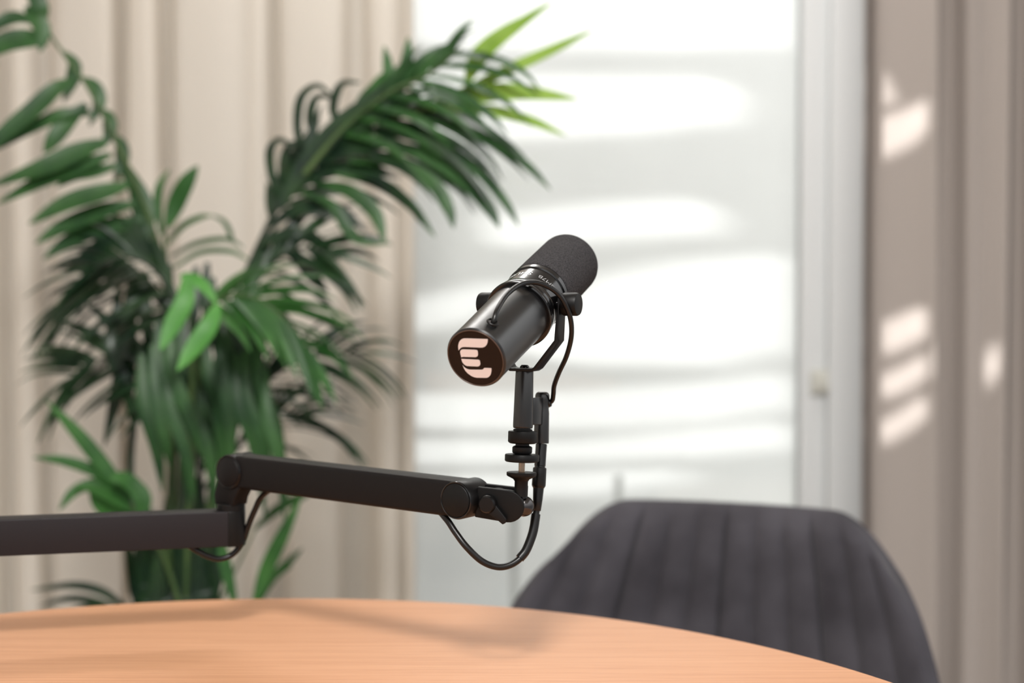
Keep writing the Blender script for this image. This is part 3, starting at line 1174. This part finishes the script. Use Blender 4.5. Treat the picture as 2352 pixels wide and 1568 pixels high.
# ------------------------------------------------------------------ palm
PBASE = P(425, 1380, 2.45)
PBASE = V((PBASE.x, PBASE.y, 0))
palm = empty('potted_palm', PBASE, 'tall green palm with arching fronds standing before the cream curtain', 'plant')
pot = lathe('pot', [(0, 0.12), (0.01, 0.125), (0.30, 0.165), (0.32, 0.17), (0.335, 0.17), (0.335, 0.158), (0.30, 0.155)], PBASE, V((0, 0, 1)), M['pot'], palm, 56)
lathe('soil', [(0.295, 0), (0.296, 0.154), (0.28, 0.15)], PBASE, V((0, 0, 1)), M['soil'], pot, 40)
SOIL = 0.29


def blade(bm, p, d, N, L, wmax, droop, twist=0.0, seg=9, curl=0.0):
    """one leaflet: p base, d direction, N upper normal"""
    q = p.copy()
    d = d.normalized()
    st = L / seg
    rows = []
    for k in range(seg + 1):
        t = k / seg
        w = wmax * (math.sin(PI * min(1.0, 0.10 + 0.90 * t ** 0.75)) ** 0.8 if t < 1 else 0.0)
        w = max(w, 0.0006)
        n = (N - d * N.dot(d))
        if n.length < 1e-3:
            n = V((0, -1, 0.2)) - d * d.dot(V((0, -1, 0.2)))
        n.normalize()
        b = d.cross(n).normalized()
        rows.append((bm.verts.new(q + b * w + n * (w * 0.25)), bm.verts.new(q), bm.verts.new(q - b * w + n * (w * 0.25))))
        q = q + d * st
        d = (d + V((0, 0, -1)) * (droop * st / L * (0.4 + 1.4 * t)) + N * (-curl * st / L)).normalized()
    for a, c in zip(rows, rows[1:]):
        bm.faces.new((a[0], a[1], c[1], c[0]))
        bm.faces.new((a[1], a[2], c[2], c[1]))


def frond(pts, m, sa, sb, La, Lb, n, w=0.011, droop=0.8, t0=0.25, cosang=0.75, N=None, tip=True, rmat='stalk', root=True, seed=0, tipm=None):
    rnd = random.Random(seed)
    P3 = [P(*q) for q in pts]
    if root:
        b0 = PBASE + V((rnd.uniform(-.05, .05), rnd.uniform(-.05, .05), SOIL))
        mid = b0.lerp(P3[0], 0.5) + V((0, 0, 0.05))
        full = [b0, mid] + P3
    else:
        full = P3
    sp = spline(P3, 10)
    bm = bmesh.new()
    ns = len(sp) - 1
    sa, sb = V(sa), V(sb)
    for side, L in ((sa, La), (sb, Lb)):
        if L <= 0:
            continue
        for k in range(n):
            t = t0 + (1 - t0) * (k + 0.5 * rnd.random()) / n
            x = t * ns
            i = min(int(x), ns - 1)
            p = sp[i].lerp(sp[i + 1], x - i)
            T = (sp[i + 1] - sp[i]).normalized()
            tt = (t - t0) / (1 - t0)
            Lk = L * (0.55 + 0.75 * math.sin(PI * (0.15 + 0.72 * tt))) * rnd.uniform(0.85, 1.1)
            ca = cosang + 0.25 * tt
            d = T * ca + side + V((rnd.uniform(-.12, .12), rnd.uniform(-.12, .12), rnd.uniform(-.12, .12)))
            NN = N if N else V((0.1, -0.6, 0.8))
            NN = V(NN) + V((rnd.uniform(-.35, .35), rnd.uniform(-.35, .35), rnd.uniform(-.2, .2)))
            blade(bm, p, d, NN.normalized(), Lk, w * rnd.uniform(0.8, 1.15), droop * rnd.uniform(0.7, 1.2))
    if tip:
        T = (sp[-1] - sp[-2]).normalized()
        blade(bm, sp[-1], T, V(N) if N else V((0, -1, .5)), (La + Lb) * 0.45, w, droop * 0.4)
    fo = obj('frond', bm, M[m], palm, angle=None, recalc=False)
    bm = bmesh.new()
    sf = spline(full, 8)
    add_tube(bm, sf, lambda t: 0.0065 - 0.0045 * t, 10)
    obj('stalk', bm, M[rmat], fo)
    return fo


def spray(blades, m, pts=None, rmat='stalk', root=True, seed=0):
    """a frond whose leaflets are given one by one: (pixel polyline with depths, half width)"""
    bm = bmesh.new()
    for pl_, w in blades:
        sp = spline([P(*q) for q in pl_], 6)
        n = len(sp)
        rows = []
        for k, p in enumerate(sp):
            t = k / (n - 1)
            d = (sp[min(k + 1, n - 1)] - sp[max(k - 1, 0)]).normalized()
            vd = (CAM - p).normalized()
            nn = (vd + V((0, 0, 0.7))).normalized()
            nn = (nn - d * nn.dot(d)).normalized()
            b = d.cross(nn).normalized()
            ww = max(1.25 * w * (math.sin(PI * min(1.0, 0.08 + 0.92 * t ** 1.05)) ** 0.75), 0.0006)
            rows.append((bm.verts.new(p + b * ww + nn * ww * .25), bm.verts.new(p), bm.verts.new(p - b * ww + nn * ww * .25)))
        for a, c in zip(rows, rows[1:]):
            bm.faces.new((a[0], a[1], c[1], c[0]))
            bm.faces.new((a[1], a[2], c[2], c[1]))
    fo = obj('frond', bm, M[m], palm, angle=None, recalc=False)
    if pts:
        rnd = random.Random(seed)
        P3 = [P(*q) for q in pts]
        if root:
            b0 = PBASE + V((rnd.uniform(-.06, .06), rnd.uniform(-.06, .06), SOIL))
            P3 = [b0, b0.lerp(P3[0], 0.5) + V((0, 0, 0.04))] + P3
        bm = bmesh.new()
        add_tube(bm, spline(P3, 8), lambda t: 0.0062 - 0.004 * t, 10)
        obj('stalk', bm, M[rmat], fo)
    return fo


# big frond at upper left
spray([
    ([(62, 15, 2.37), (80, 40, 2.36), (98, 75, 2.36), (92, 120, 2.36)], .012),
    ([(95, 55, 2.37), (92, 20, 2.36), (75, -20, 2.36), (60, -60, 2.36)], .012),
    ([(70, 50, 2.37), (40, 42, 2.36), (5, 52, 2.35), (-60, 95, 2.34)], .011),
    ([(110, 95, 2.38), (60, 92, 2.36), (0, 106, 2.35), (-70, 150, 2.34)], .017),
    ([(180, 185, 2.4), (130, 205, 2.38), (75, 255, 2.37), (0, 318, 2.36), (-40, 370, 2.36)], .0135),
    ([(200, 240, 2.4), (160, 275, 2.39), (125, 320, 2.38), (100, 352, 2.38)], .013),
    ([(215, 262, 2.4), (150, 262, 2.39), (80, 292, 2.38), (-20, 350, 2.37)], .010),
    ([(245, 325, 2.41), (180, 350, 2.39), (100, 385, 2.37), (-30, 430, 2.36)], .0155),
    ([(255, 355, 2.41), (180, 385, 2.39), (90, 420, 2.38), (-10, 470, 2.37)], .013),
    ([(270, 380, 2.41), (220, 395, 2.4), (170, 405, 2.39), (130, 430, 2.38)], .011),
    ([(295, 425, 2.42), (230, 445, 2.4), (150, 470, 2.39), (65, 515, 2.38)], .0155),
    ([(310, 470, 2.42), (240, 485, 2.41), (150, 520, 2.4), (80, 560, 2.39)], .014),
    ([(330, 510, 2.43), (260, 520, 2.42), (170, 550, 2.41), (98, 595, 2.4)], .0145),
    ([(340, 545, 2.43), (290, 550, 2.42), (230, 565, 2.42), (150, 620, 2.41)], .013),
    ([(145, 120, 2.42), (170, 150, 2.43), (165, 190, 2.43), (145, 235, 2.42)], .010),
    ([(185, 180, 2.42), (218, 200, 2.43), (228, 240, 2.43), (205, 290, 2.42)], .010),
    ([(225, 255, 2.43), (248, 270, 2.44), (252, 305, 2.44), (232, 345, 2.43)], .010),
    ([(255, 310, 2.43), (278, 335, 2.44), (280, 375, 2.44), (262, 420, 2.43)], .010),
    ([(280, 370, 2.43), (305, 420, 2.44), (335, 470, 2.44), (352, 530, 2.43)], .012),
    ([(300, 420, 2.43), (318, 470, 2.44), (330, 530, 2.44), (322, 590, 2.43)], .012),
], 'leaf_mid', [(430, 820, 2.45), (385, 640, 2.45), (335, 480, 2.43), (265, 320, 2.41), (195, 190, 2.40), (120, 85, 2.38), (40, -70, 2.36)], seed=1)
# big frond at upper right
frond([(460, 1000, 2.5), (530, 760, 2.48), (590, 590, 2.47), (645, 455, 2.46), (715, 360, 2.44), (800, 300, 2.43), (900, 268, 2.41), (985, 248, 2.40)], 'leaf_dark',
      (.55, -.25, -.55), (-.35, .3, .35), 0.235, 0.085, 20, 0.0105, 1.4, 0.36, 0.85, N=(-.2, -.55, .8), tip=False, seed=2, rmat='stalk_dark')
frond([(700, 400, 2.42), (790, 296, 2.41), (890, 215, 2.40), (985, 170, 2.39), (1060, 110, 2.38)], 'leaf_mid',
      (.5, -.25, -.7), (-.2, .3, .6), 0.16, 0.09, 9, 0.0105, 1.0, 0.2, 0.9, N=(-.2, -.55, .8), tip=False, root=False, seed=12)
spray([
    ([(985, 250, 2.4), (1060, 226, 2.39), (1180, 214, 2.38), (1328, 228, 2.37)], .0165),
    ([(1000, 245, 2.4), (1143, 174, 2.38), (1260, 120, 2.37), (1362, 70, 2.36)], .0095),
    ([(985, 252, 2.4), (1100, 252, 2.39), (1210, 276, 2.38), (1300, 312, 2.37)], .0095),
    ([(1075, 190, 2.38), (1120, 120, 2.38), (1190, 60, 2.37), (1268, 5, 2.36)], .0095),
    ([(1070, 205, 2.39), (1090, 130, 2.39), (1150, 75, 2.38), (1240, 22, 2.38)], .008),
], 'leaf_yellow', [(900, 268, 2.41), (985, 248, 2.40), (1060, 214, 2.39), (1143, 174, 2.38)], root=False)
spray([
    ([(975, 262, 2.4), (1040, 285, 2.39), (1140, 330, 2.37), (1215, 385, 2.36), (1265, 436, 2.35)], .0085),
    ([(930, 290, 2.4), (1010, 330, 2.39), (1100, 395, 2.37), (1160, 465, 2.36), (1192, 520, 2.35)], .0085),
    ([(860, 330, 2.4), (960, 350, 2.39), (1060, 410, 2.37), (1120, 475, 2.36), (1148, 525, 2.35)], .0125),
    ([(800, 370, 2.4), (900, 375, 2.39), (990, 420, 2.37), (1030, 480, 2.36), (1042, 525, 2.35)], .011),
    ([(770, 400, 2.4), (860, 420, 2.39), (940, 470, 2.38), (1000, 545, 2.37)], .0095),
    ([(720, 420, 2.42), (800, 440, 2.4), (860, 490, 2.39), (885, 560, 2.38)], .012),
    ([(690, 440, 2.42), (760, 470, 2.4), (800, 530, 2.39), (830, 555, 2.38), (900, 560, 2.38)], .009),
], 'leaf_mid')
spray([
    ([(655, 480, 2.46), (628, 420, 2.45), (620, 350, 2.44), (645, 322, 2.43), (682, 348, 2.42)], .0065),
    ([(670, 450, 2.46), (650, 390, 2.45), (665, 335, 2.44), (700, 330, 2.43)], .0065),
    ([(705, 385, 2.45), (684, 310, 2.44), (690, 230, 2.43), (728, 198, 2.42), (765, 222, 2.41)], .0065),
    ([(735, 350, 2.45), (712, 280, 2.44), (728, 225, 2.43), (775, 228, 2.42)], .0065),
    ([(785, 310, 2.44), (765, 250, 2.43), (785, 195, 2.42), (830, 190, 2.41)], .0065),
    ([(640, 480, 2.43), (715, 365, 2.42), (790, 280, 2.41), (890, 195, 2.40)], .015),
    ([(690, 400, 2.43), (770, 330, 2.42), (850, 270, 2.41), (930, 215, 2.40)], .015),
    ([(740, 350, 2.42), (820, 290, 2.41), (910, 245, 2.40), (1000, 190, 2.39)], .014),
    ([(720, 380, 2.42), (800, 345, 2.41), (880, 330, 2.40), (960, 345, 2.39)], .014),
    ([(660, 440, 2.43), (740, 400, 2.42), (830, 385, 2.41), (920, 410, 2.40)], .013),
    ([(620, 520, 2.44), (690, 480, 2.43), (770, 480, 2.42), (840, 530, 2.41)], .012),
    ([(600, 560, 2.44), (660, 540, 2.43), (720, 550, 2.42), (780, 600, 2.41)], .012),
    ([(610, 540, 2.44), (680, 590, 2.43), (720, 640, 2.42), (755, 672, 2.41)], .011),
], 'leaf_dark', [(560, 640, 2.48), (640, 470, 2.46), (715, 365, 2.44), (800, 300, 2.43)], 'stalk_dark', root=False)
spray([
    ([(880, 240, 2.42), (892, 190, 2.42), (890, 145, 2.42), (882, 105, 2.42)], .008),
    ([(900, 230, 2.42), (925, 185, 2.42), (935, 140, 2.42), (938, 85, 2.42)], .010),
    ([(930, 205, 2.42), (970, 150, 2.42), (1010, 120, 2.42), (1060, 95, 2.42)], .007),
    ([(820, 290, 2.42), (850, 230, 2.42), (890, 180, 2.41), (930, 165, 2.41)], .012),
], 'leaf_fresh', [(800, 300, 2.43), (880, 240, 2.42), (930, 205, 2.42)], root=False)
# spear in the middle and its thin arcs
spray([
    ([(372, 540, 2.5), (362, 480, 2.5), (366, 430, 2.5), (390, 388, 2.5)], .0065),
    ([(385, 520, 2.47), (405, 470, 2.47), (430, 420, 2.46), (455, 380, 2.46)], .0135),
    ([(385, 560, 2.5), (420, 520, 2.5), (460, 500, 2.5), (488, 495, 2.5)], .0055),
    ([(395, 590, 2.55), (450, 560, 2.55), (520, 550, 2.55), (560, 570, 2.55)], .005),
    ([(400, 615, 2.55), (460, 580, 2.55), (530, 578, 2.55), (575, 600, 2.55)], .005),
    ([(488, 495, 2.55), (515, 510, 2.55), (530, 540, 2.55), (532, 560, 2.55)], .004),
], 'leaf_fresh', [(420, 900, 2.5), (395, 720, 2.5), (378, 560, 2.5), (385, 500, 2.49)], seed=3)
# dark arching fronds at left
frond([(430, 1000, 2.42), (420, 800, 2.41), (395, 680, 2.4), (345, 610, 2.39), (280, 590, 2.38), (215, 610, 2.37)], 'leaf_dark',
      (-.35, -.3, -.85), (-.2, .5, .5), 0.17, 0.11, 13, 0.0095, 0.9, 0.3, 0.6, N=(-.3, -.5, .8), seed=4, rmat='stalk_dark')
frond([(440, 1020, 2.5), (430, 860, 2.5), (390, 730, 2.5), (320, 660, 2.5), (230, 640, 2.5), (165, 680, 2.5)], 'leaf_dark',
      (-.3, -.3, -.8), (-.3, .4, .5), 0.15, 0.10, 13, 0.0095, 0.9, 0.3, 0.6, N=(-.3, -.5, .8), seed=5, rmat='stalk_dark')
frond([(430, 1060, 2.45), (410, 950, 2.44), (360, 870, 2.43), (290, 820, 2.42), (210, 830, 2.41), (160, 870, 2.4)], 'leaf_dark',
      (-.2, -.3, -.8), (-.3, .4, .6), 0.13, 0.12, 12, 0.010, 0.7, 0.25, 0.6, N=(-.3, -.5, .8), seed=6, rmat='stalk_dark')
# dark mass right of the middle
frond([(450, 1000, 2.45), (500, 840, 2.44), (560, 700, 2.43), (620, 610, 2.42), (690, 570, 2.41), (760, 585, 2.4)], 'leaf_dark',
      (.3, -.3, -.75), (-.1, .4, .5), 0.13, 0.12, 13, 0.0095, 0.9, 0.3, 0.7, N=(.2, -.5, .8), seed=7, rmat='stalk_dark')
# bright green arch in front
frond([(440, 1060, 2.36), (440, 900, 2.33), (455, 760, 2.30), (500, 690, 2.28), (570, 680, 2.26), (640, 720, 2.25), (690, 790, 2.24)], 'leaf_fresh',
      (.15, -.4, -.7), (.25, .4, .35), 0.13, 0.12, 12, 0.0100, 0.8, 0.42, 0.7, N=(0, -.5, .85), seed=8)
spray([
    ([(430, 630, 2.24), (425, 690, 2.22), (395, 750, 2.21), (368, 805, 2.2)], .0125),
    ([(500, 700, 2.22), (480, 750, 2.2), (445, 800, 2.19), (406, 852, 2.18)], .0125),
    ([(415, 632, 2.25), (440, 640, 2.24), (470, 660, 2.23), (500, 700, 2.22)], .009),
], 'leaf_bright', [(440, 1000, 2.34), (440, 800, 2.28), (432, 640, 2.25)], seed=9)
# arching frond at lower right with thin drooping leaflets
frond([(450, 1120, 2.5), (520, 1000, 2.5), (590, 900, 2.49), (660, 840, 2.48), (740, 810, 2.47), (820, 810, 2.46)], 'leaf_dark',
      (.5, -.2, -.6), (-.1, .3, .6), 0.14, 0.10, 13, 0.0065, 1.1, 0.3, 0.8, N=(.1, -.5, .85), seed=10, rmat='stalk_dark')
frond([(450, 1160, 2.55), (510, 1080, 2.55), (570, 1000, 2.54), (640, 950, 2.53), (700, 950, 2.52)], 'leaf_dark',
      (.55, -.2, -.5), (.1, .3, .5), 0.15, 0.10, 10, 0.0065, 1.0, 0.3, 0.8, N=(.1, -.5, .85), seed=11, rmat='stalk_dark')
# hanging central leaflets
bl_ = []
rc_ = random.Random(21)
for k in range(20):
    x0 = 330 + k * 15 + rc_.uniform(-8, 8)
    y0 = 760 + rc_.uniform(-30, 90)
    x1 = x0 + 25 + rc_.uniform(-20, 50)
    y1 = y0 + 330 + rc_.uniform(-80, 60)
    dd = 2.36 + rc_.uniform(-.05, .06)
    bl_.append(([(x0, y0, dd), (x0 + 4, y0 + 110, dd - .02), ((x0 + x1) / 2 + 8, y0 + 210, dd - .02), (x1, y1, dd)], .0085 + rc_.uniform(-.001, .002)))
spray(bl_, 'leaf_mid', [(440, 1160, 2.42), (450, 950, 2.38), (470, 780, 2.35), (520, 740, 2.33)], seed=13)
bl_ = []
for k in range(22):
    x0 = 250 + k * 16 + rc_.uniform(-10, 10)
    y0 = 640 + rc_.uniform(-40, 120)
    x1 = x0 + 10 + rc_.uniform(-60, 60)
    y1 = y0 + 250 + rc_.uniform(-60, 80)
    dd = 2.44 + rc_.uniform(-.05, .05)
    bl_.append(([(x0, y0, dd), (x0 - 4, y0 + 80, dd - .02), ((x0 + x1) / 2 + 4, y0 + 165, dd - .02), (x1, y1, dd)], .009 + rc_.uniform(-.001, .002)))
spray(bl_, 'leaf_dark', [(430, 1160, 2.48), (430, 900, 2.46), (410, 720, 2.44), (360, 650, 2.43)], seed=14)
# low bright frond at left
spray([
    ([(300, 1150, 2.3), (245, 1080, 2.29), (180, 1000, 2.28), (105, 918, 2.27)], .0105),
    ([(290, 1140, 2.3), (230, 1090, 2.29), (150, 1060, 2.28), (75, 1050, 2.27)], .009),
    ([(270, 1110, 2.3), (220, 1110, 2.29), (170, 1130, 2.28), (135, 1172, 2.27)], .0085),
    ([(300, 1170, 2.3), (260, 1140, 2.29), (215, 1120, 2.28), (170, 1118, 2.27)], .012),
    ([(330, 1150, 2.28), (310, 1120, 2.28), (280, 1100, 2.27), (250, 1098, 2.26)], .012),
    ([(310, 1180, 2.3), (260, 1180, 2.3), (230, 1160, 2.29), (205, 1128, 2.29)], .012),
    ([(325, 1190, 2.28), (328, 1150, 2.28), (312, 1120, 2.28), (300, 1105, 2.28)], .012),
], 'leaf_fresh', [(395, 1330, 2.36), (355, 1240, 2.33), (300, 1160, 2.3)], seed=15)
# grey arcs low at left
spray([
    ([(290, 1400, 2.55), (240, 1362, 2.55), (170, 1345, 2.55), (70, 1355, 2.55)], .0075),
    ([(285, 1410, 2.55), (230, 1385, 2.55), (160, 1375, 2.55), (90, 1392, 2.55)], .0065),
    ([(292, 1415, 2.55), (250, 1400, 2.55), (190, 1398, 2.55), (120, 1420, 2.55)], .0065),
], 'leaf_dark', [(400, 1500, 2.5), (350, 1450, 2.52), (285, 1400, 2.55)], 'stalk_dark', seed=16)
# low upright leaves at right of the stems
spray([
    ([(585, 1385, 2.36), (612, 1310, 2.36), (650, 1230, 2.35), (692, 1140, 2.35)], .0105),
    ([(540, 1390, 2.38), (525, 1330, 2.38), (512, 1270, 2.38), (508, 1230, 2.38)], .0085),
], 'leaf_fresh', [(500, 1470, 2.4), (545, 1430, 2.38), (585, 1385, 2.36)], seed=17)
spray([
    ([(595, 1385, 2.55), (625, 1330, 2.55), (665, 1290, 2.55), (695, 1258, 2.55)], .007),
    ([(590, 1390, 2.56), (610, 1345, 2.56), (640, 1318, 2.56), (672, 1300, 2.56)], .006),
], 'leaf_mid', [(490, 1480, 2.45), (550, 1430, 2.5), (595, 1385, 2.55)], seed=18)
spray([
    ([(585, 1215, 2.58), (635, 1172, 2.58), (685, 1145, 2.58), (720, 1130, 2.58)], .0085),
], 'leaf_mid', [(480, 1440, 2.5), (530, 1330, 2.55), (585, 1215, 2.58)], seed=20)
# dark clump of leaf bases above the pot
bl_ = []
for k in range(26):
    x0 = 330 + rc_.uniform(0, 150)
    x1 = x0 + rc_.uniform(-60, 60)
    y0 = 1470 + rc_.uniform(-20, 60)
    y1 = 1180 + rc_.uniform(-60, 60)
    dd = 2.44 + rc_.uniform(-.07, .06)
    bl_.append(([(x0, y0, dd), ((x0 * 2 + x1) / 3, y0 * .6 + y1 * .4, dd), ((x0 + x1) / 2, (y0 + y1) / 2, dd), (x1, y1, dd - .02)], .011))
spray(bl_, 'leaf_dark', [(420, 1500, 2.46), (440, 1300, 2.45), (450, 1150, 2.44)], 'stalk_dark', seed=19)
# bare stems
bm = bmesh.new()
add_tube(bm, spline([PBASE + V((-.05, 0, SOIL)), P(330, 1300, 2.45), P(300, 1100, 2.46), P(313, 930, 2.46), P(345, 830, 2.46)], 8), 0.0065, 10)
obj('stem', bm, M['stalk_dark'], palm)
for k, (xa, xb) in enumerate(((385, 400), (430, 440), (470, 500))):
    bm = bmesh.new()
    add_tube(bm, spline([PBASE + V((-.04 + k * .04, 0.01, SOIL)), P(xa, 1330, 2.44), P((xa + xb) / 2, 1150, 2.44), P(xb, 980, 2.43)], 8), 0.008, 10)
    obj('stem', bm, M['stalk'], palm)
